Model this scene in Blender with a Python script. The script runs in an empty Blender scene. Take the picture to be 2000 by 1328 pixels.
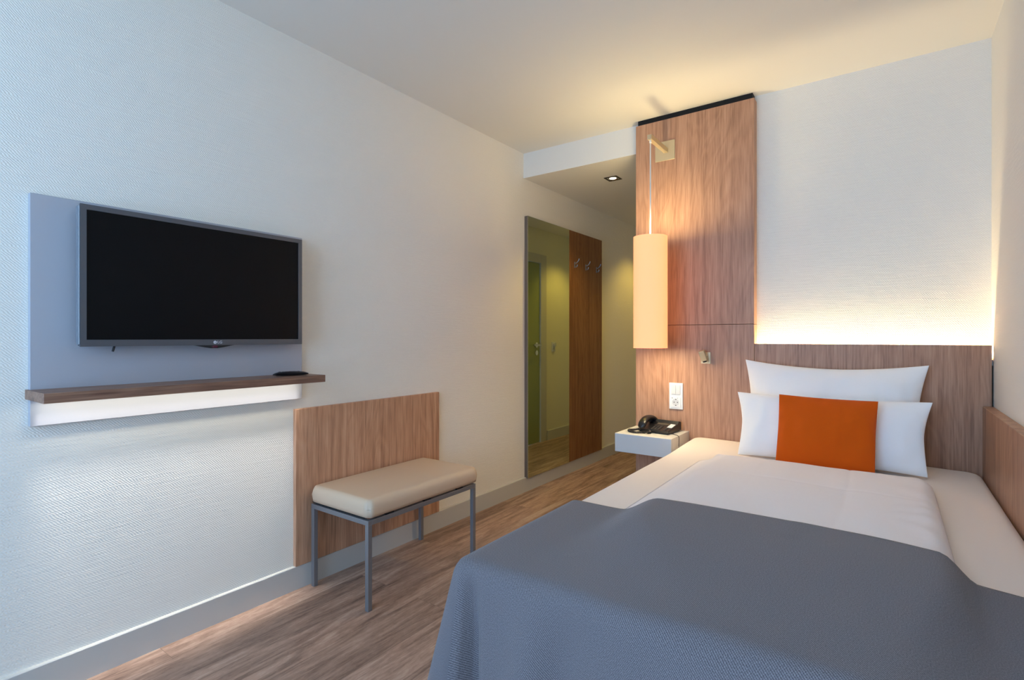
import bpy, bmesh, math, random
from mathutils import Vector, Matrix, noise
random.seed(4)
PI = math.pi
C = bpy.context.scene.collection

# ------------------------------------------------------------------ camera
cam_d = bpy.data.cameras.new('camera')
cam = bpy.data.objects.new('camera', cam_d); C.objects.link(cam)
cam.location = (2.07, 0.0, 1.08)
cam.rotation_euler = (PI/2, 0, 0.6237)
cam_d.sensor_width = 36.0; cam_d.sensor_fit = 'HORIZONTAL'
cam_d.lens = 36.0*1021.9/2000.0
cam_d.shift_y = -5.5/2000.0
cam_d.clip_start = 0.02
bpy.context.scene.camera = cam

# ------------------------------------------------------------------ exposure, sky
vs = bpy.context.scene.view_settings
bpy.context.scene.display_settings.display_device = 'sRGB'
vs.view_transform = 'Standard'; vs.look = 'None'; vs.gamma = 1.0
vs.use_curve_mapping = False
vs.exposure = 0.17

SKY = ((0.370, 0.620, 1.000), 8.500)
world = bpy.data.worlds.new('overcast_sky'); bpy.context.scene.world = world
world.use_nodes = True
bg = world.node_tree.nodes['Background']
bg.inputs[0].default_value = (*SKY[0], 1); bg.inputs[1].default_value = SKY[1]

def area_light(name, loc, size, energy, color, direction, portal=False, spread=None):
    l = bpy.data.lights.new(name, 'AREA'); l.shape = 'RECTANGLE'
    l.size, l.size_y = size; l.energy = energy; l.color = color
    if spread: l.spread = spread
    if portal: l.cycles.is_portal = True
    o = bpy.data.objects.new(name, l); C.objects.link(o)
    o.location = loc
    o.rotation_euler = Vector(direction).to_track_quat('-Z', 'Y').to_euler()
    return o
WX0, WX1, WZ0, WZ1, WY = 0.30, 2.00, 0.40, 2.25, -1.50     # window opening in the wall behind the camera
area_light('window_portal', ((WX0+WX1)/2, WY-0.03, (WZ0+WZ1)/2), (WX1-WX0, WZ1-WZ0), 1, (1, 1, 1), (0, 1, 0), portal=True)

PENDANT = ((1.000, 0.720, 0.400), 200.000)      # bulbs in the hanging lamp
SHADE = ((1.000, 0.300, 0.100), 1.150)         # glow of its cloth shade
PTOP = ((1.000, 0.790, 0.410), 48.000)            # unseen glowing disc added in its top to brighten the ceiling
PBOT = ((1.000, 0.800, 0.470), 37.000)             # unseen glowing disc added in its bottom to brighten nightstand and bed
COVE = ((1.000, 0.800, 0.460), 5.000)           # strip behind the headboard
SHELF = ((1.000, 0.950, 0.780), 0.600)          # strip under the television shelf
SHELFBEAM = ((1.000, 0.960, 0.910), 0.500)       # its narrow downward beam
HALL = ((1.000, 0.690, 0.120), 15.500)          # recessed hallway spots
FILL = ((1.0, 0.86, 0.66), 0.0)           # added fill light behind the camera, aimed upwards, switched off

# ------------------------------------------------------------------ helpers
def lin(r, g, b):
    f = lambda c: (c/255/12.92) if c/255 <= 0.04045 else ((c/255+0.055)/1.055)**2.4
    return (f(r), f(g), f(b), 1.0)

class Mat:
    def __init__(s, name, color=(0.8, 0.8, 0.8, 1), rough=0.5, metal=0.0, spec=0.5):
        s.m = bpy.data.materials.new(name); s.m.use_nodes = True
        s.nt = s.m.node_tree; s.b = s.nt.nodes['Principled BSDF']
        s.b.inputs['Base Color'].default_value = color
        s.b.inputs['Roughness'].default_value = rough
        s.b.inputs['Metallic'].default_value = metal
        s.b.inputs['Specular IOR Level'].default_value = spec
    def n(s, t, **k):
        nd = s.nt.nodes.new(t)
        for a, v in k.items():
            if a.startswith('i_'):
                key = a[2:].replace('_', ' ')
                nd.inputs[int(key) if key.isdigit() else key].default_value = v
            else: setattr(nd, a, v)
        return nd
    def l(s, a, b): s.nt.links.new(a, b)
    def math(s, op, a, b=None):
        nd = s.n('ShaderNodeMath', operation=op)
        for i, v in enumerate((a, b)):
            if v is None: continue
            if isinstance(v, (int, float)): nd.inputs[i].default_value = v
            else: s.l(v, nd.inputs[i])
        return nd.outputs[0]
    def coords(s, kind='Object', scale=(1, 1, 1), rot=(0, 0, 0), loc=(0, 0, 0)):
        tc = s.n('ShaderNodeTexCoord'); mp = s.n('ShaderNodeMapping')
        mp.inputs['Scale'].default_value = scale; mp.inputs['Rotation'].default_value = rot
        mp.inputs['Location'].default_value = loc
        s.l(tc.outputs[kind], mp.inputs['Vector']); return mp.outputs[0]
    def noise(s, vec, scale, detail=4, rough=0.5, dist=0.0):
        nd = s.n('ShaderNodeTexNoise'); nd.inputs['Scale'].default_value = scale
        nd.inputs['Detail'].default_value = detail; nd.inputs['Roughness'].default_value = rough
        nd.inputs['Distortion'].default_value = dist
        s.l(vec, nd.inputs['Vector']); return nd.outputs['Fac']
    def ramp(s, fac, stops):
        r = s.n('ShaderNodeValToRGB'); e = r.color_ramp.elements
        while len(e) < len(stops): e.new(0.5)
        for i, (p, c) in enumerate(stops): e[i].position = p; e[i].color = c
        s.l(fac, r.inputs[0]); return r.outputs[0]
    def mix(s, mode, fac, a, b):
        nd = s.n('ShaderNodeMix', data_type='RGBA', blend_type=mode)
        for sock, v in ((nd.inputs[0], fac), (nd.inputs[6], a), (nd.inputs[7], b)):
            if isinstance(v, (int, float, tuple)): sock.default_value = v
            else: s.l(v, sock)
        return nd.outputs[2]
    def bump(s, h, strength, dist):
        b = s.n('ShaderNodeBump'); b.inputs['Strength'].default_value = strength
        b.inputs['Distance'].default_value = dist
        s.l(h, b.inputs['Height']); s.l(b.outputs[0], s.b.inputs['Normal'])
    def color(s, c): s.l(c, s.b.inputs['Base Color'])

def wallpaper(name, color, strength=0.5):
    """woven glass-fibre wallpaper under white paint"""
    m = Mat(name, color, 0.75, spec=0.25)
    tc = m.n('ShaderNodeTexCoord'); sp = m.n('ShaderNodeSeparateXYZ'); m.l(tc.outputs['Object'], sp.inputs[0])
    h = m.math('ADD', sp.outputs[0], sp.outputs[1]); z = sp.outputs[2]
    warp = m.math('MULTIPLY', m.noise(m.coords(scale=(1, 1, 6)), 14, 3), 0.012)
    k = 2*PI/0.0085
    d1 = m.math('SINE', m.math('MULTIPLY', m.math('ADD', m.math('ADD', h, z), warp), k))
    d2 = m.math('SINE', m.math('MULTIPLY', m.math('SUBTRACT', m.math('MULTIPLY', h, 1.0), m.math('ADD', z, warp)), k*0.9))
    hz = m.noise(m.coords(scale=(6, 6, 90)), 1.6, 3, 0.6)
    sumh = m.math('ADD', m.math('MULTIPLY', m.math('ADD', d1, m.math('MULTIPLY', d2, 0.35)), 0.33), m.math('MULTIPLY', hz, 1.5))
    m.bump(sumh, strength, 0.0019)
    return m.m

def wood(name, c_dark, c_mid, c_light, axis='z', rough=0.42, seed=0.0):
    m = Mat(name, rough=rough, spec=0.35)
    sc = {'z': (1, 1, 0.035), 'y': (1, 0.035, 1), 'x': (0.035, 1, 1)}[axis]
    v = m.coords(scale=sc, loc=(seed, seed*1.3, seed*0.7))
    fine = m.noise(v, 170, 4, 0.6)
    mid = m.noise(v, 34, 4, 0.55, 0.5)
    big = m.noise(m.coords(scale=tuple(max(q, 0.22) for q in sc), loc=(seed*3, seed, 0)), 3.0, 3, 0.5, 1.6)
    rings = m.math('SINE', m.math('MULTIPLY', big, 75.0))
    fac = m.math('ADD', m.math('ADD', m.math('MULTIPLY', fine, 0.55), m.math('MULTIPLY', mid, 0.48)), m.math('MULTIPLY', rings, 0.028))
    c = m.ramp(fac, [(0.34, c_dark), (0.52, c_mid), (0.70, c_light)])
    m.color(c); m.bump(fac, 0.12, 0.001)
    return m.m

W_D, W_M, W_L = lin(148, 107, 82), lin(180, 136, 107), lin(200, 158, 128)
M = {}
M['wall'] = wallpaper('white_woven_wallpaper', lin(244, 238, 226), 0.48)
M['paint'] = Mat('white_ceiling_paint', lin(236, 232, 222), 0.85, spec=0.2).m
M['hall_paint'] = Mat('cream_hall_paint', lin(232, 228, 208), 0.8, spec=0.2).m
M['skirting'] = Mat('white_skirting_paint', lin(200, 197, 190), 0.4).m
M['wood'] = wood('brown_oak_laminate', W_D, W_M, W_L, 'z')
M['wood_b'] = wood('brown_oak_laminate_headboard', W_D, W_M, W_L, 'z', seed=5.3)
M['wood_c'] = wood('brown_oak_laminate_bench_panel', lin(160, 116, 88), lin(198, 150, 117), lin(216, 172, 140), 'z', seed=9.1)
M['wood_shelf'] = wood('brown_oak_laminate_shelf', lin(104, 72, 58), lin(140, 104, 84), lin(166, 130, 106), 'y', seed=2.2)
M['wood_hall'] = wood('amber_oak_laminate_coat_rack', lin(104, 64, 32), lin(134, 88, 50), lin(156, 110, 68), 'z', seed=7.7)
M['grey_panel'] = Mat('grey_lacquered_board', lin(178, 178, 184), 0.5).m
M['white_laminate'] = Mat('pale_grey_laminate', lin(214, 212, 208), 0.35).m
M['black'] = Mat('black_plastic', lin(22, 22, 25), 0.3).m
M['black_matte'] = Mat('black_matte', lin(12, 12, 14), 0.8).m
M['screen'] = Mat('black_screen', lin(9, 9, 12), 0.28, spec=0.16).m
M['bezel'] = Mat('dark_grey_bezel', lin(96, 98, 104), 0.3, metal=0.5).m
M['tvside'] = Mat('silver_television_side', lin(170, 178, 186), 0.25, metal=0.7).m
M['logo'] = Mat('pale_logo_print', lin(215, 215, 220), 0.4).m
M['red'] = Mat('dark_red_plastic', lin(92, 34, 50), 0.25).m
M['steel'] = Mat('satin_grey_steel', lin(140, 142, 146), 0.42, metal=0.55).m
M['nickel'] = Mat('satin_nickel', lin(206, 188, 152), 0.38, metal=0.45).m
M['chrome'] = Mat('chrome', lin(215, 215, 215), 0.12, metal=1.0).m
M['plate_white'] = Mat('white_switch_plastic', lin(228, 230, 232), 0.3).m
M['rocker'] = Mat('white_rocker_plastic', lin(205, 208, 212), 0.3).m
M['cord'] = Mat('white_textile_cord', lin(240, 236, 225), 0.7).m
M['dark_trim'] = Mat('dark_bronze_trim', lin(70, 62, 48), 0.4, metal=0.6).m
M['mirror'] = Mat('green_tinted_mirror', (0.72, 0.80, 0.62, 1), 0.02, metal=1.0).m
M['mirror_edge'] = Mat('brown_mirror_edge', lin(112, 96, 82), 0.5).m
M['door'] = Mat('green_satin_door', lin(150, 160, 104), 0.25).m

# leather of the bench cushion
m = Mat('beige_leather', lin(214, 188, 160), 0.42, spec=0.45)
m.bump(m.noise(m.coords(), 260, 3), 0.08, 0.001); M['leather'] = m.m
# cotton
def cotton(name, col, s=0.25):
    m = Mat(name, col, 0.9, spec=0.15)
    v = m.coords(); m.bump(m.math('ADD', m.math('MULTIPLY', m.noise(v, 9, 4, 0.6, 0.4), 5.0), m.noise(v, 900, 2)), s, 0.0012)
    m.b.inputs['Sheen Weight'].default_value = 0.15
    return m.m
M['sheet'] = cotton('cream_cotton_sheet', lin(254, 239, 225), 0.2)
M['duvet'] = cotton('white_cotton_duvet', lin(254, 245, 242), 0.35)
M['pillow'] = cotton('white_cotton_pillow', lin(254, 252, 249), 0.45)
M['orange'] = cotton('orange_cushion_cloth', lin(214, 88, 6), 0.35)
# grey-blue twill
m = Mat('grey_blue_twill', rough=0.95, spec=0.12)
tc = m.n('ShaderNodeTexCoord'); sp = m.n('ShaderNodeSeparateXYZ'); m.l(tc.outputs['UV'], sp.inputs[0])
wv = m.math('SINE', m.math('MULTIPLY', m.math('ADD', sp.outputs[0], sp.outputs[1]), 2*PI/0.0052))
zg = m.math('SINE', m.math('MULTIPLY', m.math('SUBTRACT', sp.outputs[0], sp.outputs[1]), 2*PI/0.0041))
nz = m.noise(m.coords('UV'), 420, 3, 0.7)
f = m.math('ADD', m.math('MULTIPLY', wv, 0.16), m.math('MULTIPLY', nz, 1.0))
f = m.math('ADD', f, m.math('MULTIPLY', zg, 0.05))
m.color(m.ramp(f, [(0.25, lin(85, 81, 84)), (0.5, lin(116, 110, 113)), (0.78, lin(150, 144, 146))]))
m.bump(f, 0.35, 0.0012); m.b.inputs['Sheen Weight'].default_value = 0.2
M['twill'] = m.m
# plank floor
m = Mat('grey_brown_planks', rough=0.42, spec=0.4)
v = m.coords(rot=(0, 0, PI/2), loc=(0.31, 0.06, 0))
br = m.n('ShaderNodeTexBrick'); m.l(v, br.inputs['Vector'])
br.offset = 0.37; br.inputs['Scale'].default_value = 1.0
br.inputs['Brick Width'].default_value = 1.22; br.inputs['Row Height'].default_value = 0.182
br.inputs['Mortar Size'].default_value = 0.0009; br.inputs['Mortar Smooth'].default_value = 0.3
br.inputs['Color1'].default_value = (0, 0, 0, 1); br.inputs['Color2'].default_value = (1, 1, 1, 1)
br.inputs['Mortar'].default_value = (0.5, 0.5, 0.5, 1)
sc = m.n('ShaderNodeSeparateColor'); m.l(br.outputs['Color'], sc.inputs[0])
off = m.n('ShaderNodeCombineXYZ'); m.l(m.math('MULTIPLY', sc.outputs[0], 7.3), off.inputs[0]); m.l(m.math('MULTIPLY', sc.outputs[0], 3.1), off.inputs[1])
va = m.n('ShaderNodeVectorMath', operation='ADD'); m.l(m.coords(scale=(1, 0.09, 1)), va.inputs[0]); m.l(off.outputs[0], va.inputs[1])
g1 = m.noise(va.outputs[0], 16, 6, 0.68, 1.2); g2 = m.noise(va.outputs[0], 120, 4, 0.7, 0.4); 
va2 = m.n('ShaderNodeVectorMath', operation='ADD'); m.l(m.coords(scale=(1, 0.35, 1)), va2.inputs[0]); m.l(off.outputs[0], va2.inputs[1])
g3 = m.noise(va2.outputs[0], 70, 4, 0.75, 1.0)
fac = m.math('ADD', m.math('ADD', m.math('MULTIPLY', g1, 0.62), m.math('MULTIPLY', g2, 0.22)), m.math('MULTIPLY', g3, 0.16))
base = m.ramp(fac, [(0.31, lin(74, 57, 49)), (0.42, lin(136, 108, 93)), (0.54, lin(182, 150, 131)), (0.68, lin(216, 192, 174))])
tone = m.ramp(sc.outputs[0], [(0.0, (0.84, 0.82, 0.80, 1)), (1.0, (1.06, 1.03, 1.0, 1))])
base = m.mix('MULTIPLY', 1.0, base, tone)
base = m.mix('MIX', m.math('MULTIPLY', br.outputs['Fac'], 0.55), base, lin(60, 46, 40))
m.color(base); m.bump(fac, 0.18, 0.0012); M['floor'] = m.m
# lamp shade: cloth lit from within
m = Mat('cream_lamp_shade', lin(222, 186, 150), 0.9, spec=0.1)
tr = m.n('ShaderNodeBsdfTranslucent'); tr.inputs[0].default_value = (0.95, 0.72, 0.42, 1)
ms = m.n('ShaderNodeMixShader'); ms.inputs[0].default_value = 0.045
out = m.nt.nodes['Material Output']
m.b.inputs['Emission Color'].default_value = (*SHADE[0], 1); m.b.inputs['Emission Strength'].default_value = SHADE[1]
m.l(m.b.outputs[0], ms.inputs[1]); m.l(tr.outputs[0], ms.inputs[2]); m.l(ms.outputs[0], out.inputs[0]); M['shade'] = m.m
def emit(name, col, s):
    m = Mat(name, (0, 0, 0, 1)); m.b.inputs['Emission Color'].default_value = (*col, 1); m.b.inputs['Emission Strength'].default_value = s
    return m.m
M['bulb'] = emit('glowing_bulb', PENDANT[0], PENDANT[1])
M['spot'] = emit('glowing_spot', (1.0, 0.86, 0.6), 4.0)
# glass
m = Mat('clear_window_glass'); nt = m.nt
t_ = m.n('ShaderNodeBsdfTransparent'); g_ = m.n('ShaderNodeBsdfGlossy'); g_.inputs['Roughness'].default_value = 0.02
x_ = m.n('ShaderNodeMixShader'); x_.inputs[0].default_value = 0.06
m.l(t_.outputs[0], x_.inputs[1]); m.l(g_.outputs[0], x_.inputs[2]); m.l(x_.outputs[0], nt.nodes['Material Output'].inputs[0]); M['glass'] = m.m

ORG = {}
def obj(name, bm, mat, parent=None, org=None, smooth=False, angle=None):
    """link a bmesh drawn in world coordinates (or local ones, when org is given) as ONE mesh object"""
    me = bpy.data.meshes.new(name)
    if parent is not None: o_ = ORG[parent.name]
    else: o_ = Vector(org) if org is not None else Vector((0, 0, 0))
    if o_.length > 0: bmesh.ops.translate(bm, verts=bm.verts, vec=-o_)
    bmesh.ops.recalc_face_normals(bm, faces=bm.faces)
    bm.to_mesh(me); bm.free()
    for mm in (mat if isinstance(mat, list) else [mat]): me.materials.append(mm)
    ob = bpy.data.objects.new(name, me); C.objects.link(ob)
    ORG[ob.name] = o_
    if parent is not None: ob.parent = parent
    else: ob.location = o_
    if smooth:
        for p in me.polygons: p.use_smooth = True
        if angle:
            try: me.set_sharp_from_angle(angle=math.radians(angle))
            except Exception: pass
    return ob
def tag(o, label, cat, group=None):
    o['label'] = label; o['category'] = cat
    if group: o['group'] = group
    return o
def thing(name, loc, label, cat, group=None, rotz=0, local=False):
    o = bpy.data.objects.new(name, None); C.objects.link(o); o.empty_display_size = 0.05
    o.location = loc; o.rotation_euler = (0, 0, rotz)
    ORG[o.name] = Vector((0, 0, 0)) if local else Vector(loc)
    return tag(o, label, cat, group)
def struct(name, bm, mat, parent=None, **k):
    o = obj(name, bm, mat, parent, **k)
    if parent is None: o['kind'] = 'structure'
    return o
def B(): return bmesh.new()
def box(bm, x0, x1, y0, y1, z0, z1, bev=0.0, seg=2):
    r = bmesh.ops.create_cube(bm, size=1.0); vs_ = r['verts']
    for v in vs_:
        v.co = Vector((x0 if v.co.x < 0 else x1, y0 if v.co.y < 0 else y1, z0 if v.co.z < 0 else z1))
    if bev > 0:
        ed = list({e for v in vs_ for e in v.link_edges})
        bmesh.ops.bevel(bm, geom=ed, offset=bev, segments=seg, profile=0.5, affect='EDGES')
    return bm
def cyl(bm, p0, p1, r0, r1=None, n=24, cap=True):
    p0, p1 = Vector(p0), Vector(p1); r1 = r0 if r1 is None else r1
    d = p1-p0; rot = d.to_track_quat('Z', 'Y').to_matrix().to_4x4()
    bmesh.ops.create_cone(bm, cap_ends=cap, segments=n, radius1=r0, radius2=r1, depth=d.length,
                          matrix=Matrix.Translation((p0+p1)/2) @ rot)
    return bm
def tube(bm, pts, r, n=8):
    pts = [Vector(p) for p in pts]; rings = []; up = Vector((0, 0, 1))
    for i, p in enumerate(pts):
        t = (pts[min(i+1, len(pts)-1)]-pts[max(i-1, 0)]).normalized()
        a = t.cross(up)
        if a.length < 1e-3: a = t.cross(Vector((1, 0, 0)))
        a.normalize(); b = t.cross(a).normalized()
        rings.append([bm.verts.new(p+(a*math.cos(2*PI*k/n)+b*math.sin(2*PI*k/n))*r) for k in range(n)])
    for i in range(len(rings)-1):
        for k in range(n):
            bm.faces.new((rings[i][k], rings[i][(k+1) % n], rings[i+1][(k+1) % n], rings[i+1][k]))
    bm.faces.new(rings[0]); bm.faces.new(rings[-1]); return bm
def lathe(bm, prof, c, n=48):
    rings = [[bm.verts.new((c[0]+r*math.cos(2*PI*k/n), c[1]+r*math.sin(2*PI*k/n), c[2]+z)) for k in range(n)] for r, z in prof]
    for a, b in zip(rings, rings[1:]):
        for k in range(n): bm.faces.new((a[k], a[(k+1) % n], b[(k+1) % n], b[k]))
    return bm
def prism(bm, poly, axis, a0, a1):
    """extrude a polygon of 2D points along an axis"""
    def P(u, v, w): return {'x': (w, u, v), 'y': (u, w, v), 'z': (u, v, w)}[axis]
    A = [bm.verts.new(P(u, v, a0)) for u, v in poly]; Bv = [bm.verts.new(P(u, v, a1)) for u, v in poly]
    n = len(poly)
    bm.faces.new(A); bm.faces.new(Bv[::-1])
    for k in range(n): bm.faces.new((A[k], A[(k+1) % n], Bv[(k+1) % n], Bv[k]))
    return bm
def ss(a, b, x):
    t = min(1.0, max(0.0, (x-a)/(b-a))); return t*t*(3-2*t)
def nz3(x, y, z=0.0): return noise.noise(Vector((x, y, z)))

# ------------------------------------------------------------------ room shell
CZ, HZ = 2.361, 2.19        # room and hallway ceilings
RX, HY, HX = 2.428, 3.015, 0.90
END = 5.7
struct('floor', box(B(), -0.1, RX+0.1, WY-0.1, END+0.1, -0.1, 0.0), M['floor'])
struct('wall_left', box(B(), -0.1, 0.0, WY-0.1, END, 0.0, CZ), M['wall'])
struct('wall_right', box(B(), RX, RX+0.1, WY, HY, 0.0, CZ), M['wall'])
struct('wall_headboard', box(B(), HX, RX+0.1, HY, HY+0.1, 0.0, CZ), M['wall'])
DY0, DY1, DZ = 3.76, 4.56, 1.86
bm = B(); box(bm, HX, HX+0.1, HY+0.1, DY0, 0, HZ); box(bm, HX, HX+0.1, DY1, END, 0, HZ); box(bm, HX, HX+0.1, DY0, DY1, DZ, HZ)
struct('wall_hallway', bm, M['hall_paint'])
struct('wall_end', box(B(), -0.1, HX+0.1, END, END+0.1, 0, HZ), M['hall_paint'])
struct('ceiling', box(B(), -0.1, RX+0.1, WY-0.1, HY+0.1, CZ, CZ+0.1), M['paint'])
bm = B(); box(bm, 0.0, HX, HY, HY+0.1, HZ, CZ); box(bm, 0.0, HX, HY+0.1, END, HZ, HZ+0.1)
struct('ceiling', bm, M['paint'])
bm = B(); box(bm, 0.0, WX0, WY-0.1, WY, 0, CZ); box(bm, WX1, RX+0.1, WY-0.1, WY, 0, CZ)
box(bm, WX0, WX1, WY-0.1, WY, 0, WZ0); box(bm, WX0, WX1, WY-0.1, WY, WZ1, CZ)
struct('wall_back', bm, M['wall'])
bm = B()
for a in ((WX0, WX0+0.05, WZ0, WZ1), (WX1-0.05, WX1, WZ0, WZ1), (WX0+0.05, WX1-0.05, WZ0, WZ0+0.05), (WX0+0.05, WX1-0.05, WZ1-0.05, WZ1), (1.125, 1.175, WZ0+0.05, WZ1-0.05)):
    box(bm, a[0], a[1], WY-0.08, WY-0.02, a[2], a[3], 0.004)
w = struct('window_1', bm, M['skirting'])
obj('window_pane', box(B(), WX0+0.05, WX1-0.05, WY-0.052, WY-0.048, WZ0+0.05, WZ1-0.05), M['glass'], w)
# skirting boards: bevelled top
def skirting(name, axis, lo, hi, wall, sgn):
    t, h = 0.015, 0.10
    poly = [(wall, 0.0), (wall+sgn*t, 0.0), (wall+sgn*t, h-0.003), (wall+sgn*(t-0.003), h), (wall, h)]
    return struct(name, prism(B(), poly, axis, lo, hi), M['skirting'])
skirting('baseboard_left', 'y', WY, END, 0.0, 1)
skirting('baseboard_hallway', 'y', 4.67, END, HX, -1)
skirting('baseboard_back', 'x', 0.015, RX, WY, 1)
# hallway door seen in the mirror
bm = B(); box(bm, HX-0.012, HX+0.1, DY1-0.02, DY1+0.09, 0, DZ+0.07, 0.002); box(bm, HX-0.012, HX+0.1, DY0-0.09, DY0+0.02, 0, DZ+0.07, 0.002)
box(bm, HX-0.012, HX+0.1, DY0+0.02, DY1-0.02, DZ-0.02, DZ+0.07, 0.002)
d = struct('door_1', bm, M['skirting'])
obj('door_leaf', box(B(), HX+0.004, HX+0.04, DY0+0.022, DY1-0.024, 0.004, DZ-0.023), M['door'], d)
bm = B(); cyl(bm, (HX+0.003, 4.475, 1.0), (HX-0.004, 4.475, 1.0), 0.027); cyl(bm, (HX-0.004, 4.475, 1.0), (HX-0.05, 4.475, 1.0), 0.010)
cyl(bm, (HX-0.05, 4.482, 1.0), (HX-0.05, 4.35, 1.0), 0.010); cyl(bm, (HX+0.003, 4.475, 0.92), (HX-0.004, 4.475, 0.92), 0.025)
obj('door_handle', bm, M['chrome'], d, smooth=True, angle=35)
# hallway wall switch with round cap
t = thing('wall_switch', (HX, 4.80, 0.94), 'small white wall switch with round knob, seen in the hallway mirror beside the door', 'switch')
obj('switch_frame', box(B(), HX-0.009, HX, 4.765, 4.835, 0.925, 1.03, 0.003), M['plate_white'], t)
bm = B(); cyl(bm, (HX-0.009, 4.80, 1.0), (HX-0.03, 4.80, 1.0), 0.022); obj('knob', bm, M['rocker'], t, smooth=True, angle=35)
obj('rocker', box(B(), HX-0.014, HX-0.009, 4.778, 4.822, 0.933, 0.972, 0.002), M['rocker'], t)

# ------------------------------------------------------------------ television board, shelf, television
tag(obj('wall_board', box(B(), 0.0, 0.02, 0.421, 1.301, 0.816, 1.506, 0.001, 1), M['grey_panel'], org=(0.0, 0.861, 0.816)),
    'smooth pale grey board mounted on the white wall behind the television', 'wall panel')
t = thing('wall_shelf', (0.02, 0.857, 0.895), 'long narrow brown wooden shelf with light strip, below the television', 'shelf')
bm = B(); box(bm, 0.0202, 0.19, 0.414, 1.299, 0.8965, 0.925, 0.001, 1); box(bm, 0.0, 0.0202, 0.414, 0.4208, 0.8965, 0.925); 
obj('shelf_board', bm, M['wood_shelf'], t)
obj('light_channel', box(B(), 0.036, 0.050, 0.43, 1.285, 0.890, 0.8965), M['black_matte'], t)
obj('light_strip', box(B(), 0.026, 0.034, 0.43, 1.285, 0.8935, 0.8965), emit('glowing_shelf_strip', SHELF[0], 1.0), t)
area_light('shelf_beam_light', (0.0300, 0.858, 0.8925), (0.006, 0.85), SHELFBEAM[1], SHELFBEAM[0], (0, 0, -1), spread=math.radians(25)).rotation_euler = (0, math.radians(1.5), 0)
area_light('shelf_strip_light', (0.052, 0.858, 0.8895), (0.016, 0.85), SHELF[1], SHELF[0], (0, 0, -1)).rotation_euler = (0, 0, 0)

t = thing('television', (0.02, 0.893, 1.05), 'black flat screen television with dark grey bezel on pale grey wall board', 'television')
Y0, Y1, Z0, Z1, XF = 0.523, 1.263, 1.051, 1.487, 0.08
obj('housing', box(B(), 0.045, 0.0715, Y0+0.002, Y1-0.002, Z0+0.002, Z1-0.002, 0.004), M['black'], t)
bm = B(); bw = 0.016
for a in ((Y0, Y0+bw, Z0, Z1), (Y1-bw, Y1, Z0, Z1), (Y0+bw, Y1-bw, Z1-bw, Z1), (Y0+bw, Y1-bw, Z0, Z0+0.021)):
    box(bm, 0.0715, XF, a[0], a[1], a[2], a[3])
obj('bezel', bm, M['bezel'], t)
obj('side_trim', box(B(), 0.052, 0.0785, Y0-0.003, Y0, Z0+0.006, Z1-0.006, 0.0014), M['tvside'], t)
obj('screen', box(B(), 0.0716, 0.0765, Y0+bw, Y1-bw, Z0+0.021, Z1-bw), M['screen'], t)
obj('wall_mount', box(B(), 0.02, 0.045, 0.75, 1.03, 1.17, 1.37, 0.003), M['black_matte'], t)
bm = B(); prism(bm, [(0.845, Z0), (0.985, Z0), (0.945, Z0-0.008), (0.925, Z0-0.011), (0.905, Z0-0.011), (0.885, Z0-0.008)], 'x', 0.066, 0.079)
obj('logo_lip', bm, M['black'], t)
obj('power_light', box(B(), 0.0785, 0.0805, 0.906, 0.924, Z0-0.009, Z0-0.001, 0.0009), M['red'], t)
bm = B(); tube(bm, [(0.058, 0.617, Z0+0.003), (0.058, 0.612, Z0-0.017)], 0.0035); obj('joystick', bm, M['black'], t)
def text_mesh(s, size, ext):
    cu = bpy.data.curves.new('letters', 'FONT'); cu.body = s; cu.size = size; cu.extrude = ext; cu.align_x = 'CENTER'; cu.align_y = 'CENTER'
    tmp = bpy.data.objects.new('letters', cu); C.objects.link(tmp)
    dg = bpy.context.evaluated_depsgraph_get(); me = bpy.data.meshes.new_from_object(tmp.evaluated_get(dg))
    bpy.data.objects.remove(tmp); bm = B(); bm.from_mesh(me); bpy.data.meshes.remove(me); return bm
bm = text_mesh('LG', 0.014, 0.0003)
bmesh.ops.transform(bm, verts=bm.verts, matrix=Matrix(((0, 0, 1, XF+0.0003), (1, 0, 0, 0.9315), (0, 1, 0, Z0+0.0105), (0, 0, 0, 1))))
obj('logo_lettering', bm, M['logo'], t)
bm = B(); cyl(bm, (XF, 0.915, Z0+0.0105), (XF+0.0006, 0.915, Z0+0.0105), 0.0058, n=20)
lo = obj('logo_disc', bm, M['logo'], t)
bm = B(); box(bm, XF+0.0006, XF+0.0009, 0.9144, 0.9152, Z0+0.008, Z0+0.0135); box(bm, XF+0.0006, XF+0.0009, 0.9152, 0.918, Z0+0.008, Z0+0.0087)
obj('logo_mark', bm, M['bezel'], lo)

# remote control lying on the shelf
t = thing('remote_control', (0.118, 1.190, 0.925), 'black television remote control lying on the right end of the wooden shelf', 'remote control', rotz=math.radians(-19), local=True)
bm = B(); n = 22; rings = []
for i in range(n+1):
    s = i/n; y = -0.068+0.136*s
    w = 0.0215*(1-0.22*math.sin(PI*s))*(1-abs(2*s-1)**9)**0.5+0.0008; h = 0.0115+0.007*math.sin(PI*s*0.9+0.2)
    zb = 0.0002+0.004*abs(2*s-1)**3
    rings.append([bm.verts.new((w*math.cos(a)*(1.0 if math.sin(a) > 0 else 0.9), y, zb+max(0.0, (h/2)*(1+math.sin(a))*(1-abs(2*s-1)**6*0.7)))) for a in [2*PI*k/16 for k in range(16)]])
for a, b in zip(rings, rings[1:]):
    for k in range(16): bm.faces.new((a[k], a[(k+1) % 16], b[(k+1) % 16], b[k]))
bm.faces.new(rings[0]); bm.faces.new(rings[-1])
obj('body', bm, M['black'], t, smooth=True, angle=50)
bm = B()
for i in range(6):
    for j in range(3): box(bm, -0.011+j*0.0085, -0.0055+j*0.0085, -0.046+i*0.0145, -0.038+i*0.0145, 0.012, 0.0178, 0.001, 1)
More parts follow.
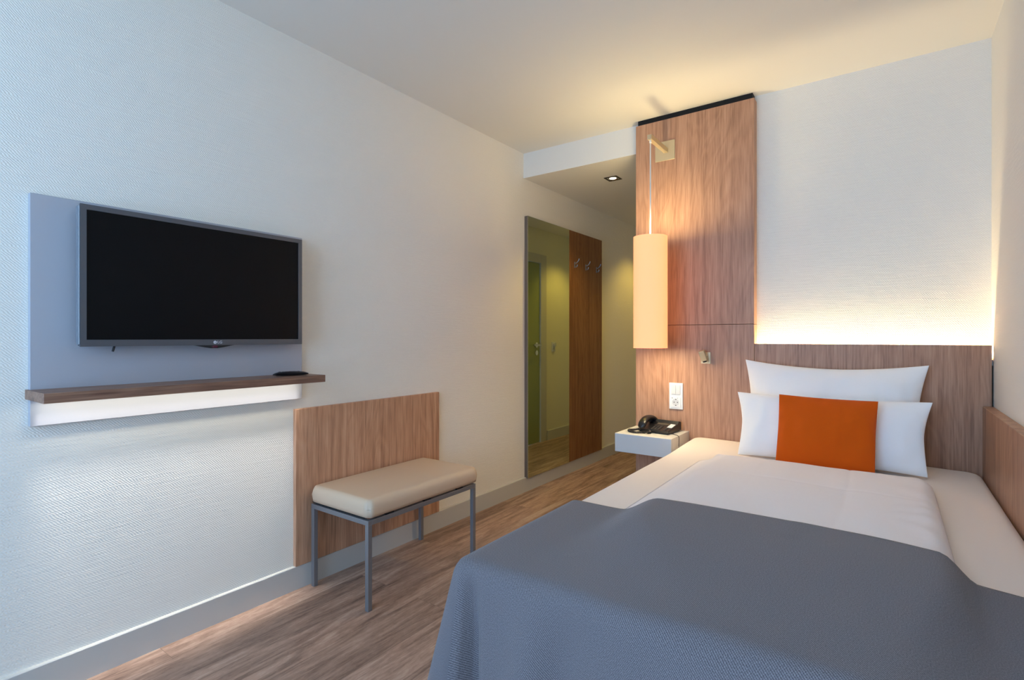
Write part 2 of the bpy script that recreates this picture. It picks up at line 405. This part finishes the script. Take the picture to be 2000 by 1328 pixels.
b_ = obj('keypad', bm, M['bezel'], t); b_['kind'] = 'stuff'

# ------------------------------------------------------------------ bench and its wall panel
tag(obj('wall_board', box(B(), 0.0, 0.02, 1.272, 2.149, 0.1002, 0.772, 0.001, 1), M['wood_c'], org=(0.0, 1.71, 0.10)),
    'brown wooden board on the white wall directly behind the upholstered bench', 'wall panel')
t = thing('bench', (0.225, 1.665, 0.0), 'small grey metal framed bench with a beige leather seat cushion', 'bench')
X0, X1, YA, YB, q, zt = 0.034, 0.414, 1.336, 1.994, 0.0195, 0.357
for x in (X0, X1-q):
    for y in (YA, YB-q): obj('leg', box(B(), x, x+q, y, y+q, 0.0, zt-q, 0.0008, 1), M['steel'], t)
bm = B(); box(bm, X0, X1, YA, YA+q, zt-q, zt, 0.0008, 1); box(bm, X0, X1, YB-q, YB, zt-q, zt, 0.0008, 1)
box(bm, X0, X0+q, YA+q, YB-q, zt-q, zt, 0.0008, 1); box(bm, X1-q, X1, YA+q, YB-q, zt-q, zt, 0.0008, 1)
obj('frame', bm, M['steel'], t)
bm = B()
for y in (1.45, 1.665, 1.88): box(bm, X0+0.002, X1-0.002, y-0.02, y+0.02, zt, zt+0.0095)
box(bm, X0+0.004, X1-0.03, YA+0.004, YB-0.03, zt+0.006, zt+0.0095)
obj('seat_support', bm, M['black_matte'], t)
bm = B(); nx, ny = 26, 40; cx, cy, hx, hy = 0.225, 1.672, 0.198, 0.342; zb, zs_ = 0.3668, 0.443
def cush(u, v, top):
    r = 0.022
    x = cx+hx*u; y = cy+hy*v
    dx = hx-abs(hx*u); dy = hy-abs(hy*v); dd = min(dx, dy)
    cor = math.hypot(max(0, r-dx), max(0, r-dy)); e = max(0.0, 1-min(1.0, cor/r)**2)**0.5
    hgt = 0.036*e*1.0+0.006*(1-u*u)*(1-v**4)
    zm = zb+0.034
    return (x, y, zm+hgt) if top else (x, y, zm-0.034*min(1, e*1.6))
us = [math.sin(PI/2*(2*i/nx-1)) for i in range(nx+1)]; vs2 = [math.sin(PI/2*(2*j/ny-1)) for j in range(ny+1)]
def rr(u, v):   # round the plan corners
    X, Y = hx*u, hy*v; R = 0.03
    ax, ay = max(0, abs(X)-(hx-R)), max(0, abs(Y)-(hy-R))
    if ax > 0 and ay > 0:
        m_ = max(ax, ay); L = math.hypot(ax, ay)
        X = math.copysign(hx-R+ax*m_/L, X); Y = math.copysign(hy-R+ay*m_/L, Y)
    return X/hx, Y/hy
for top in (1, 0):
    g = []
    for u in us:
        row = []
        for v in vs2:
            U, V = rr(u, v); p = cush(u, v, top); row.append(bm.verts.new((cx+hx*U, cy+hy*V, p[2])))
        g.append(row)
    for i in range(nx):
        for j in range(ny): bm.faces.new((g[i][j], g[i+1][j], g[i+1][j+1], g[i][j+1]))
bmesh.ops.remove_doubles(bm, verts=bm.verts, dist=0.0004)
obj('seat_cushion', bm, M['leather'], t, smooth=True)

# ------------------------------------------------------------------ hallway mirror and coat rack
t = thing('wall_mirror', (0.0, 3.319, 0.095), 'tall green tinted mirror on the hallway wall with thin brown edge', 'mirror')
obj('mirror_backing', box(B(), 0.0155, 0.0268, 3.027, 3.609, 0.095, 1.927), M['mirror_edge'], t)
obj('mirror_backing', box(B(), 0.0, 0.0155, 3.027, 3.609, 0.1002, 1.927), M['mirror_edge'], t)
obj('mirror_glass', box(B(), 0.0268, 0.029, 3.0275, 3.6085, 0.0955, 1.9265), M['mirror'], t)
t = thing('coat_rack', (0.0, 3.9, 0.095), 'brown wooden coat rack board with three metal hooks beside the mirror', 'coat rack')
bm = B(); box(bm, 0.0008, 0.0155, 3.611, 4.19, 0.1002, 1.927); box(bm, 0.0155, 0.0268, 3.611, 4.19, 0.095, 1.927)
obj('board', bm, M['wood_hall'], t)
for y in (3.70, 3.89, 4.085):
    bm = B(); box(bm, 0.0268, 0.030, y-0.008, y+0.008, 1.635, 1.685, 0.001, 1)
    tube(bm, [(0.029, y, 1.672), (0.045, y, 1.674), (0.062, y, 1.690), (0.068, y, 1.706)], 0.0042)
    tube(bm, [(0.029, y, 1.648), (0.042, y, 1.640), (0.050, y, 1.648), (0.052, y, 1.660)], 0.0038)
    obj('hook', bm, M['steel'], t, smooth=True, angle=40)

# ------------------------------------------------------------------ recessed spots in the hallway
for i, (x, y) in enumerate(((0.507, 3.38), (0.45, 4.86))):
    if i == 0: lab = 'square recessed ceiling spot in the dropped hallway ceiling near the wooden panel'
    else: lab = 'square recessed ceiling spot at the far end of the hallway ceiling'
    t = thing('downlight', (x, y, HZ-0.004), lab, 'light')
    bm = B(); a, b = 0.047, 0.036
    for q_ in ((-a, a, -a, -b), (-a, a, b, a), (-a, -b, -b, b), (b, a, -b, b)): box(bm, x+q_[0], x+q_[1], y+q_[2], y+q_[3], HZ-0.004, HZ)
    obj('trim_ring', bm, M['dark_trim'], t)
    bm = B(); lathe(bm, [(0.034, 0.0), (0.026, 0.003), (0.022, 0.0035)], (x, y, HZ-0.0042), 28)
    obj('reflector', bm, M['chrome'], t, smooth=True)
    bm = B(); cyl(bm, (x, y, HZ-0.0012), (x, y, HZ-0.0004), 0.024); obj('bulb', bm, M['spot'], t)
    sl = bpy.data.lights.new('downlight_beam', 'SPOT'); sl.energy = HALL[1]; sl.color = HALL[0]; sl.spot_size = math.radians(115); sl.spot_blend = 0.6; sl.shadow_soft_size = 0.03
    so = bpy.data.objects.new('downlight_beam', sl); C.objects.link(so); so.location = (x, y, HZ-0.03)

# ------------------------------------------------------------------ wooden wall cladding with lamp, headboard, side panel
t = thing('wall_cladding', (1.177, 2.98, 0.0), 'tall brown wooden wall panel reaching the ceiling behind the hanging lamp', 'wall panel')
obj('upper_panel', box(B(), 0.853, 1.502, 2.95, HY, 1.1495, 2.329, 0.001, 1), M['wood'], t)
obj('lower_panel', box(B(), 0.853, 1.502, 2.95, HY, 0.0, 1.1475, 0.001, 1), M['wood'], t)
obj('shadow_gap', box(B(), 0.862, 1.492, 2.962, HY, 2.329, CZ), M['black_matte'], t)
t = thing('headboard', (1.96, 2.96, 0.0), 'low wide brown wooden headboard behind the pillows with a glowing light strip', 'headboard')
obj('board', box(B(), 1.5035, 2.4215, 2.95, 2.972, 0.0, 1.046, 0.0008, 1), M['wood_b'], t)
obj('light_channel', box(B(), 1.503, 2.427, 2.972, HY-0.001, 0.96, 0.985), M['white_laminate'], t)
obj('light_strip', box(B(), 1.51, 2.42, 2.985, 2.995, 0.985, 0.989), emit('glowing_headboard_strip', COVE[0], 2.0), t)
area_light('headboard_strip_light', (1.965, 2.990, 0.992), (0.91, 0.010), COVE[1], COVE[0], (0, 0, 1)).rotation_euler = (PI, 0, 0)
tag(obj('side_board', box(B(), 2.392, RX-0.0005, 0.55, 2.9495, 0.0, 0.789, 0.0015, 1), M['wood_b'], org=(2.41, 1.75, 0.0)),
    'long low brown wooden board along the right wall beside the bed', 'wall panel')

if FILL[1] > 0: area_light('fill_light', (2.1, -0.8, 1.75), (0.30, 0.30), FILL[1], FILL[0], (0, 0, 1)).rotation_euler = (PI, 0, 0)  # added fill out of view, not a fixture of the room
# hanging lamp on a wall arm
LX, LY = 1.036, 2.705
t = thing('pendant_lamp', (1.03, 2.95, 2.147), 'lit tall cylindrical cream lamp hanging from a wall arm by the wooden panel', 'lamp')
obj('wall_plate', box(B(), 0.973, 1.087, 2.944, 2.95, 2.092, 2.202, 0.001, 1), M['nickel'], t)
obj('arm', box(B(), LX-0.012, LX+0.012, LY-0.016, 2.944, 2.134, 2.160, 0.0012, 1), M['nickel'], t)
bm = B(); tube(bm, [(LX, LY, 2.134), (LX, LY, 2.118)], 0.006); tube(bm, [(LX, LY, 2.12), (LX, LY, 1.64), (LX, LY, 1.585)], 0.0040); obj('cord', bm, M['cord'], t, smooth=True)
SR, ST, SB = 0.0885, 1.617, 1.022
bm = B(); lathe(bm, [(SR, SB), (SR, ST), (SR-0.0015, ST), (SR-0.0015, SB), (SR, SB)], (LX, LY, 0), 64)
bmesh.ops.remove_doubles(bm, verts=bm.verts, dist=1e-5)
obj('lamp_shade', bm, M['shade'], t, smooth=True, angle=40)
bm = B()
tube(bm, [(LX, LY, 1.60), (LX, LY, 1.17)], 0.006)
for k in range(3):
    a = k*2*PI/3+0.4; tube(bm, [(LX, LY, 1.60), (LX+(SR-0.001)*math.cos(a), LY+(SR-0.001)*math.sin(a), 1.60)], 0.0018, 6)
obj('lamp_holder', bm, M['nickel'], t)
bm = B(); cyl(bm, (LX, LY, ST-0.006), (LX, LY, ST-0.004), SR-0.002, n=48); obj('added_top_glow', bm, emit('added_top_glow_disc', *PTOP), t)  # added emitter hidden by the shade, throws light up and into the room
bm = B(); cyl(bm, (LX, LY, SB+0.004), (LX, LY, SB+0.006), SR-0.002, n=48); obj('added_bottom_glow', bm, emit('added_bottom_glow_disc', *PBOT), t)  # added emitter hidden by the shade, throws light down
for x_, y_, z_ in ((0.040, -0.012, 1.455), (-0.040, -0.012, 1.235)):
    bm = B(); bmesh.ops.create_icosphere(bm, subdivisions=2, radius=0.016, matrix=Matrix.Translation((LX+x_, LY+y_, z_)))
    obj('bulb', bm, M['bulb'], t, smooth=True)

# reading spot on the panel
t = thing('reading_lamp', (1.258, 2.95, 0.965), 'small metal reading spotlight on a square plate left of the headboard', 'lamp')
obj('wall_plate', box(B(), 1.232, 1.283, 2.945, 2.95, 0.935, 0.998, 0.001, 1), M['nickel'], t)
bm = B(); cyl(bm, (1.262, 2.945, 0.975), (1.257, 2.915, 0.978), 0.006); obj('joint', bm, M['nickel'], t, smooth=True, angle=40)
bm = B(); box(bm, -0.0145, 0.0145, -0.0125, 0.0125, -0.028, 0.028, 0.002)
mt = Matrix.Translation((1.2545, 2.905, 0.980)) @ Matrix.Rotation(math.radians(-14), 4, 'Y') @ Matrix.Rotation(math.radians(16), 4, 'X')
bmesh.ops.transform(bm, verts=bm.verts, matrix=mt); hd = obj('lamp_head', bm, M['nickel'], t)
bm = B(); cyl(bm, (0, -0.002, -0.0275), (0, -0.002, -0.0355), 0.011); bmesh.ops.transform(bm, verts=bm.verts, matrix=mt); obj('lens', bm, M['black'], hd)

# switch and socket
t = thing('wall_socket', (1.094, 2.95, 0.673), 'white double rocker switch above a round power socket on wooden panel', 'socket')
fr = obj('frame', box(B(), 1.056, 1.133, 2.942, 2.95, 0.673, 0.821, 0.002), M['plate_white'], t)
for a in (1.0695, 1.0955): obj('rocker', box(B(), a, a+0.0245, 2.938, 2.942, 0.757, 0.811, 0.0012), M['rocker'], t)
bm = B()
n = 40; sq = 0.028; c = Vector((1.0945, 0.712))
ring = [(c.x+0.0195*math.cos(2*PI*k/n), c.y+0.0195*math.sin(2*PI*k/n)) for k in range(n)]
outer = []
for k in range(n):
    ca, sa = math.cos(2*PI*k/n), math.sin(2*PI*k/n); m_ = max(abs(ca), abs(sa)); outer.append((c.x+sq*ca/m_, c.y+sq*sa/m_))
V1 = [bm.verts.new((x, 2.9385, z)) for x, z in ring]; V2 = [bm.verts.new((x, 2.9385, z)) for x, z in outer]
V3 = [bm.verts.new((x, 2.9419, z)) for x, z in outer]; V4 = [bm.verts.new((x, 2.9470, z)) for x, z in ring]
for k in range(n):
    j = (k+1) % n
    bm.faces.new((V1[k], V1[j], V2[j], V2[k])); bm.faces.new((V2[k], V2[j], V3[j], V3[k])); bm.faces.new((V1[k], V4[k], V4[j], V1[j]))
so_ = obj('socket_insert', bm, M['plate_white'], t)
bm = B(); cyl(bm, (c.x, 2.9412, c.y), (c.x, 2.9408, c.y), 0.0193); obj('socket_well', bm, M['rocker'], so_)
bm = B()
for dx in (-0.0095, 0.0095): cyl(bm, (c.x+dx, 2.9408, c.y), (c.x+dx, 2.9402, c.y), 0.0028, n=12)
for s in (-1, 1): box(bm, c.x-0.003, c.x+0.003, 2.9392, 2.9408, c.y+s*0.0165-0.002, c.y+s*0.0165+0.002)
obj('socket_contact', bm, M['black'], so_)
bm = B(); box(bm, 1.0715, 1.0785, 2.9382, 2.9385, 0.7345, 0.7375)
obj('printed_mark', bm, M['bezel'], so_)
bm = B(); box(bm, 1.104, 1.107, 2.9382, 2.9385, 0.7345, 0.7375); obj('printed_mark', bm, M['bezel'], so_)

# ------------------------------------------------------------------ floating nightstand with telephone
NX0, NX1, NY0, NZ0, NZ1 = 0.854, 1.166, 2.655, 0.457, 0.556
t = thing('nightstand', (1.01, 2.80, NZ0), 'floating pale nightstand block on the wooden panel, carrying the telephone', 'nightstand')
obj('body', box(B(), NX0, NX1, NY0+0.017, 2.95, NZ0, NZ1, 0.0012, 1), M['white_laminate'], t)
obj('drawer_front', box(B(), NX0, NX1, NY0, NY0+0.0155, NZ0, NZ1, 0.0012, 1), M['white_laminate'], t)

t = thing('telephone', (1.037, 2.845, NZ1), 'black desk telephone with handset and coiled cord on the nightstand', 'telephone', rotz=math.radians(-6), local=True)
bm = B(); prism(bm, [(-0.082, 0.006), (0.088, 0.006), (0.088, 0.052), (0.055, 0.057), (0.045, 0.042), (-0.078, 0.017), (-0.082, 0.013)], 'x', -0.095, 0.086)
bmesh.ops.bevel(bm, geom=bm.edges[:], offset=0.003, segments=2, affect='EDGES')
box(bm, -0.088, 0.078, -0.07, 0.082, 0.0, 0.007); obj('base', bm, M['black'], t)
def slope(y): return 0.017+(y+0.078)/0.123*0.025
def tilt_box(bm, x0, x1, y0, y1, h, e=-0.0008):
    A = [(x0, y0), (x1, y0), (x1, y1), (x0, y1)]
    lo = [bm.verts.new((x, y, slope(y)+e)) for x, y in A]; hi = [bm.verts.new((x, y, slope(y)+h)) for x, y in A]
    bm.faces.new(lo); bm.faces.new(hi[::-1])
    for k in range(4): bm.faces.new((lo[k], lo[(k+1) % 4], hi[(k+1) % 4], hi[k]))
M['key'] = Mat('dark_grey_key', lin(58, 56, 54), 0.45).m
for i in range(4):
    for j in range(3):
        bm = B(); tilt_box(bm, -0.022+j*0.018, -0.010+j*0.018, -0.067+i*0.016, -0.057+i*0.016, 0.0035); obj('key', bm, M['key'], t)
bm = B(); tilt_box(bm, -0.026, 0.044, 0.012, 0.040, 0.0016); obj('display', bm, Mat('grey_display', lin(72, 70, 62), 0.2).m, t)
bm = B(); tilt_box(bm, 0.050, 0.078, -0.018, 0.034, 0.0016); obj('label_card', bm, M['plate_white'], t)
for i in range(3):
    bm = B(); tilt_box(bm, 0.052, 0.064, -0.068+i*0.016, -0.060+i*0.016, 0.003); obj('key', bm, M['key'], t)
# handset: arch across the left of the base
bm = B(); rings = []; n = 26
for i in range(n+1):
    s = i/n; y = -0.092+0.184*s; a = 2*s-1
    zc = 0.026+0.046*(1-abs(a)**2.4); w = 0.019+0.006*abs(a)**2; h = 0.0115+0.007*abs(a)**3
    e = (1-abs(a)**14)**0.5+0.02; zt_ = zc
    rings.append([bm.verts.new((-0.068+w*e*math.copysign(abs(math.cos(k*PI/8))**0.7, math.cos(k*PI/8)), y, zt_+h*e*math.copysign(abs(math.sin(k*PI/8))**0.7, math.sin(k*PI/8)))) for k in range(16)])
for a, b in zip(rings, rings[1:]):
    for k in range(16): bm.faces.new((a[k], a[(k+1) % 16], b[(k+1) % 16], b[k]))
bm.faces.new(rings[0]); bm.faces.new(rings[-1]); obj('handset', bm, M['black'], t, smooth=True, angle=60)
# coiled cord from the handset along the front of the base
ctr = [(-0.070, -0.094, 0.020), (-0.100, -0.106, 0.012), (-0.128, -0.112, 0.009), (-0.112, -0.138, 0.0072), (-0.07, -0.146, 0.0072), (-0.03, -0.128, 0.0072), (-0.006, -0.104, 0.0072), (-0.022, -0.080, 0.010)]
def cr(P, n):
    P = [Vector(p) for p in P]; P = [P[0]*2-P[1]]+P+[P[-1]*2-P[-2]]; o = []
    for i in range(1, len(P)-2):
        for k in range(n):
            u = k/n; a, b, c_, d_ = P[i-1:i+3]
            o.append(0.5*((2*b)+(c_-a)*u+(2*a-5*b+4*c_-d_)*u*u+(3*b-a-3*c_+d_)*u**3))
    o.append(P[-2]); return o
path = cr(ctr, 60); pts = []
for i, p in enumerate(path):
    tt = (path[min(i+1, len(path)-1)]-path[max(i-1, 0)]).normalized(); a = tt.cross(Vector((0, 0, 1))).normalized(); b = tt.cross(a)
    ang = i*2*PI/8.0; pts.append(p+(a*math.cos(ang)+b*math.sin(ang))*0.0048)
bm = B(); tube(bm, pts, 0.0019, 6); obj('coiled_cord', bm, M['black'], t, smooth=True)
tag(obj('cable', tube(B(), cr([(1.118, 2.80, 0.558), (1.150, 2.778, 0.5585), (1.1685, 2.765, 0.553), (1.1725, 2.757, 0.53), (1.1735, 2.755, 0.49), (1.1725, 2.80, 0.44), (1.170, 2.935, 0.40)], 8), 0.0016), M['black'], org=(1.17, 2.76, 0.45), smooth=True),
    'thin dark telephone cable hanging over the right side of the nightstand', 'cable')

# ------------------------------------------------------------------ bed
BX0, BX1, BY0, BY1, BZ = 1.192, 2.3905, 1.030, 2.9485, 0.520
t = thing('bed', (1.79, 1.97, 0.0), 'single bed with cream fitted sheet standing along the right wall', 'bed')
obj('bed_base', box(B(), BX0+0.02, BX1-0.004, BY0+0.02, BY1-0.004, 0.03, 0.27, 0.006), M['wood_b'], t)
bm = B()
for x in (BX0+0.1, BX1-0.1):
    for y in (BY0+0.1, BY1-0.1): obj('leg', box(B(), x-0.025, x+0.025, y-0.025, y+0.025, 0.0, 0.03), M['black'], t)
bm.free()
def mtop(x, y): return BZ+0.013*ss(2.45, 2.9, y)*ss(1.9, 1.3, x)-0.010*ss(2.0, 2.39, x)
bm = B(); nx, ny = 60, 90
us = [0.5-0.5*math.cos(PI*i/nx) for i in range(nx+1)]; vv = [0.5-0.5*math.cos(PI*j/ny) for j in range(ny+1)]
R = 0.035
def mat_pt(u, v, top):
    x = BX0+(BX1-BX0)*u; y = BY0+(BY1-BY0)*v
    dx = min(x-BX0, BX1-x); dy = min(y-BY0, BY1-y)
    cor = min(1.0, math.hypot(max(0, R-dx), max(0, R-dy))/R); e = (1-cor*cor)**0.5
    if dx < 0.06 and dy < 0.06:   # round plan corner
        k = 0.06; ax, ay = k-dx, k-dy; m_ = max(ax, ay); L = math.hypot(ax, ay) or 1
        X = ax*m_/L; Y = ay*m_/L
        x = (BX0+k-X) if u < 0.5 else (BX1-k+X); y = (BY0+k-Y) if v < 0.5 else (BY1-k+Y)
    zz = mtop(x, y)-R+R*e if top else 0.271+R-R*e
    return (x, y, zz+(0.0012*nz3(x*7, y*7) if top else 0))
gr = []
for top in (1, 0):
    g = [[bm.verts.new(mat_pt(u, v, top)) for v in vv] for u in us]; gr.append(g)
    for i in range(nx):
        for j in range(ny): bm.faces.new((g[i][j], g[i+1][j], g[i+1][j+1], g[i][j+1]))
a, b = gr
for i in range(nx):
    bm.faces.new((a[i][0], a[i+1][0], b[i+1][0], b[i][0])); bm.faces.new((a[i][ny], a[i+1][ny], b[i+1][ny], b[i][ny]))
for j in range(ny):
    bm.faces.new((a[0][j], a[0][j+1], b[0][j+1], b[0][j])); bm.faces.new((a[nx][j], a[nx][j+1], b[nx][j+1], b[nx][j]))
obj('mattress', bm, M['sheet'], t, smooth=True)

# duvet
QX0, QX1, QY0, QY1 = 1.375, 2.205, 1.09, 2.485
def duv(x, y):
    """height of the duvet above the sheet"""
    r = 0.09
    dx0, dx1, dy0, dy1 = x-QX0, QX1-x, y-QY0, QY1-y
    dx, dy = min(dx0, dx1), min(dy0, dy1)
    if dx < r and dy < r: d_ = r-math.hypot(r-dx, r-dy)
    else: d_ = min(dx, dy)
    if d_ <= 0: return 0.0
    w = 0.13 if dx0 == min(dx0, dx1, dy0, dy1) else 0.055
    if dy1 < 0.3 and dy1 == min(dx0, dx1, dy0, dy1): w = 0.10
    q_ = min(1.0, d_/w)
    e = (1-(1-q_)**2)**0.5 if w < 0.1 else q_*q_*(3-2*q_)
    h = 0.050*e
    h += (0.004*nz3(x*5, y*3.2)+0.0035*nz3(x*11, y*6, 3))*e
    for cxx, wd, am in ((1.66, 0.006, -0.0022), (1.95, 0.007, -0.0022)): h += am*math.exp(-((x-cxx-0.01*math.sin(y*4))/wd)**2)*e
    for cyy in (2.08,): h += -0.002*math.exp(-((y-cyy-0.01*math.sin(x*5))/0.007)**2)*e
    h *= 0.12+0.88*ss(1.09, 1.5, y)
    if dx1 < 0.14: h += 0.0022*math.sin(y*55+6*nz3(x*6, y*4))*e*(1-dx1/0.14)
    return h
bm = B(); nx, ny = 110, 190; G = []
for i in range(nx+1):
    row = []
    for j in range(ny+1):
        u, v = i/nx*2-1, j/ny*2-1
        x = (QX0+QX1)/2+(QX1-QX0)/2*u; y = (QY0+QY1)/2+(QY1-QY0)/2*v
        r = 0.09; dx = min(x-QX0, QX1-x); dy = min(y-QY0, QY1-y)
        if dx < r and dy < r:
            ax, ay = r-dx, r-dy; m_ = max(ax, ay); L = math.hypot(ax, ay); X, Y = ax*m_/L, ay*m_/L
            x = QX0+r-X if u < 0 else QX1-r+X; y = QY0+r-Y if v < 0 else QY1-r+Y
        edge = i in (0, nx) or j in (0, ny)
        row.append((x, y, mtop(x, y)+0.002+(0 if edge else duv(x, y))))
    G.append(row)
T = [[bm.verts.new(p) for p in row] for row in G]
L_ = [[bm.verts.new((p[0], p[1], mtop(p[0], p[1])+0.0015)) for p in row] for row in G]
for i in range(nx):
    for j in range(ny):
        bm.faces.new((T[i][j], T[i+1][j], T[i+1][j+1], T[i][j+1])); bm.faces.new((L_[i][j], L_[i][j+1], L_[i+1][j+1], L_[i+1][j]))
bmesh.ops.remove_doubles(bm, verts=[v for i in range(nx+1) for j in range(ny+1) if i in (0, nx) or j in (0, ny) for v in (T[i][j], L_[i][j])], dist=0.0008)
tag(obj('duvet', bm, M['duvet'], org=(1.79, 1.8, 0.522), smooth=True), 'white cotton duvet lying on the bed between pillows and grey bedspread', 'duvet')

# bedspread: cloth coordinates a (from the left edge) and b (from the foot edge), hanging at both
def topz(x, y):
    k = 1-ss(0.95, 1.5, y)
    d_ = 0.052*ss(1.375-0.06*k, 1.50+0.30*k, x)*(1-ss(2.165-0.1*k, 2.235, x))*(1-0.35*k)
    return max(mtop(x, y)+duv(x, y), mtop(x, y)+d_)+0.0065+0.0022*nz3(x*4, y*4, 8)
HANG, RC = 0.455, 0.036
FOOT = lambda x: 0.972-0.050*ss(1.40, 1.72, x)
LEFT = 1.181
EY = 1.562
bm = B(); uvl = bm.loops.layers.uv.new('UVMap')
na = 90; A1 = BX1-0.004-LEFT
avals = [-HANG+HANG*i/34 for i in range(34)]+[A1*i/90 for i in range(91)]
bvals = [-HANG+HANG*i/40 for i in range(40)]+[i/60 for i in range(61)]       # b>=0 is a fraction from foot to head edge
def drop(d_):
    if d_ < RC*PI/2: return RC*math.sin(d_/RC), RC*(1-math.cos(d_/RC))
    return RC, RC+(d_-RC*PI/2)
def spread_pt(a, b):
    xe = LEFT+RC; x = max(xe, LEFT+RC+max(a, 0.0)*(A1-RC)/A1)
    fy = FOOT(x)+RC; head = EY+0.03*math.sin((x-1.2)*2.6)*ss(1.3, 1.6, x)-0.02*ss(2.05, 2.38, x)
    y = fy+(head-fy)*max(b, 0.0)
    z = topz(x, y)
    if a >= 0 and b >= 0: return (x, y, z)
    if a < 0 and b >= 0: d_, ang = -a, 0.0
    elif b < 0 and a >= 0: d_, ang = -b, PI/2
    else:
        d_ = max(-a, -b); ang = math.atan2(-b, -a)
    o, dz = drop(d_)
    k = max(0.0, dz-0.02)/0.45
    cornr = math.exp(-((ang-PI/4)/0.5)**2) if (a < 0 and b < 0) else 0.0
    flare = 0.055*k+0.055*k*cornr
    if b < 0 and a >= 0:      # folds along the foot
        s = x-1.2
        flare += 0.062*k**0.6*(math.exp(-((s-0.23)/0.055)**2)-1.25*math.exp(-((s-0.050-0.02*k)/0.024)**2)+0.7*math.exp(-((s-0.004)/0.02)**2)-0.5*math.exp(-((s-0.33)/0.05)**2)+0.8*math.exp(-((s-0.62)/0.09)**2)-0.4*math.exp(-((s-0.85)/0.07)**2))
    if a < 0 and b >= 0: flare += 0.012*k*math.sin(y*19)
    o += flare
    z2 = z-dz
    if z2 < 0.012: o += (0.012-z2)*0.0; z2 = 0.012
    return (x-o*math.cos(ang), y-o*math.sin(ang), z2)
P = [[spread_pt(a, b) for b in bvals] for a in avals]
V = [[bm.verts.new(p) for p in row] for row in P]
for i in range(len(avals)-1):
    for j in range(len(bvals)-1):
        f_ = bm.faces.new((V[i][j], V[i+1][j], V[i+1][j+1], V[i][j+1]))
        for lp, (p, q_) in zip(f_.loops, ((i, j), (i+1, j), (i+1, j+1), (i, j+1))):
            bb = bvals[q_]; lp[uvl].uv = (avals[p], bb if bb < 0 else bb*(EY-0.97))
bmesh.ops.remove_doubles(bm, verts=bm.verts, dist=1e-5)
sp_o = obj('bedspread', bm, M['twill'], org=(1.79, 1.25, 0.0), smooth=True)
so = sp_o.modifiers.new('thickness', 'SOLIDIFY'); so.thickness = 0.004; so.offset = 1.0
tag(sp_o, 'grey blue woven bedspread draped over the foot end of the bed', 'bedspread')

# pillows
def pillow(name, W, H, T, loc, lean, roty, mat, label, cat, pinch=0.10, seed=0, yaw=0.0, sag=0.0):
    bm = B(); nx, ny = 64, 44; hw, hh = W/2, H/2; S = []
    for side in (1, -1):
        g = []
        for i in range(nx+1):
            row = []
            for j in range(ny+1):
                u = math.sin(PI/2*(2*i/nx-1)); v = math.sin(PI/2*(2*j/ny-1))
                x = hw*u*(1-pinch*(1-(abs(v)**1.6 if v > 0 else 0.35*abs(v)**1.6))*abs(u)); z = hh*v*(1-pinch*0.9*(1-abs(u)**1.8)*abs(v))
                e = max(0.0, (1-abs(u)**2.6)*(1-abs(v)**2.6))**0.62
                th = T/2*e
                th += (0.012*nz3(x*6+seed, z*6, side*3)+0.008*nz3(x*13+seed, z*11, 5+side)+0.003*nz3(x*30+seed, z*22, 7+side))*min(1, e*2.0)
                z -= sag*max(0, v)*(1-u*u)*H
                row.append(bm.verts.new((x, side*max(0.0, th)+0.004*nz3(x*5+seed, z*5, 9)-0.0, z+hh)))
            g.append(row)
        for i in range(nx):
            for j in range(ny): bm.faces.new((g[i][j], g[i+1][j], g[i+1][j+1], g[i][j+1]))
    bmesh.ops.remove_doubles(bm, verts=bm.verts, dist=0.0006)
    o = obj(name, bm, mat, org=(0, 0, 0), smooth=True)
    o.location = loc; o.rotation_euler = (-lean, roty, yaw)
    return tag(o, label, cat)
pillow('pillow', 0.742, 0.445, 0.15, (1.838, 2.80, 0.526), math.radians(12), math.radians(0.6), M['pillow'],
       'white pillow at the back, leaning against the wooden headboard', 'pillow', 0.10, 1, sag=0.03)
pillow('pillow', 0.745, 0.300, 0.12, (1.843, 2.632, 0.526), math.radians(16), math.radians(-0.2), M['pillow'],
       'white pillow in front, directly behind the orange cushion', 'pillow', 0.08, 5, yaw=math.radians(-1))
pillow('cushion', 0.365, 0.306, 0.075, (1.848, 2.520, 0.527), math.radians(16), math.radians(0.9), M['orange'],
       'square orange cushion leaning on the front white pillow', 'cushion', 0.03, 9, yaw=math.radians(-1))
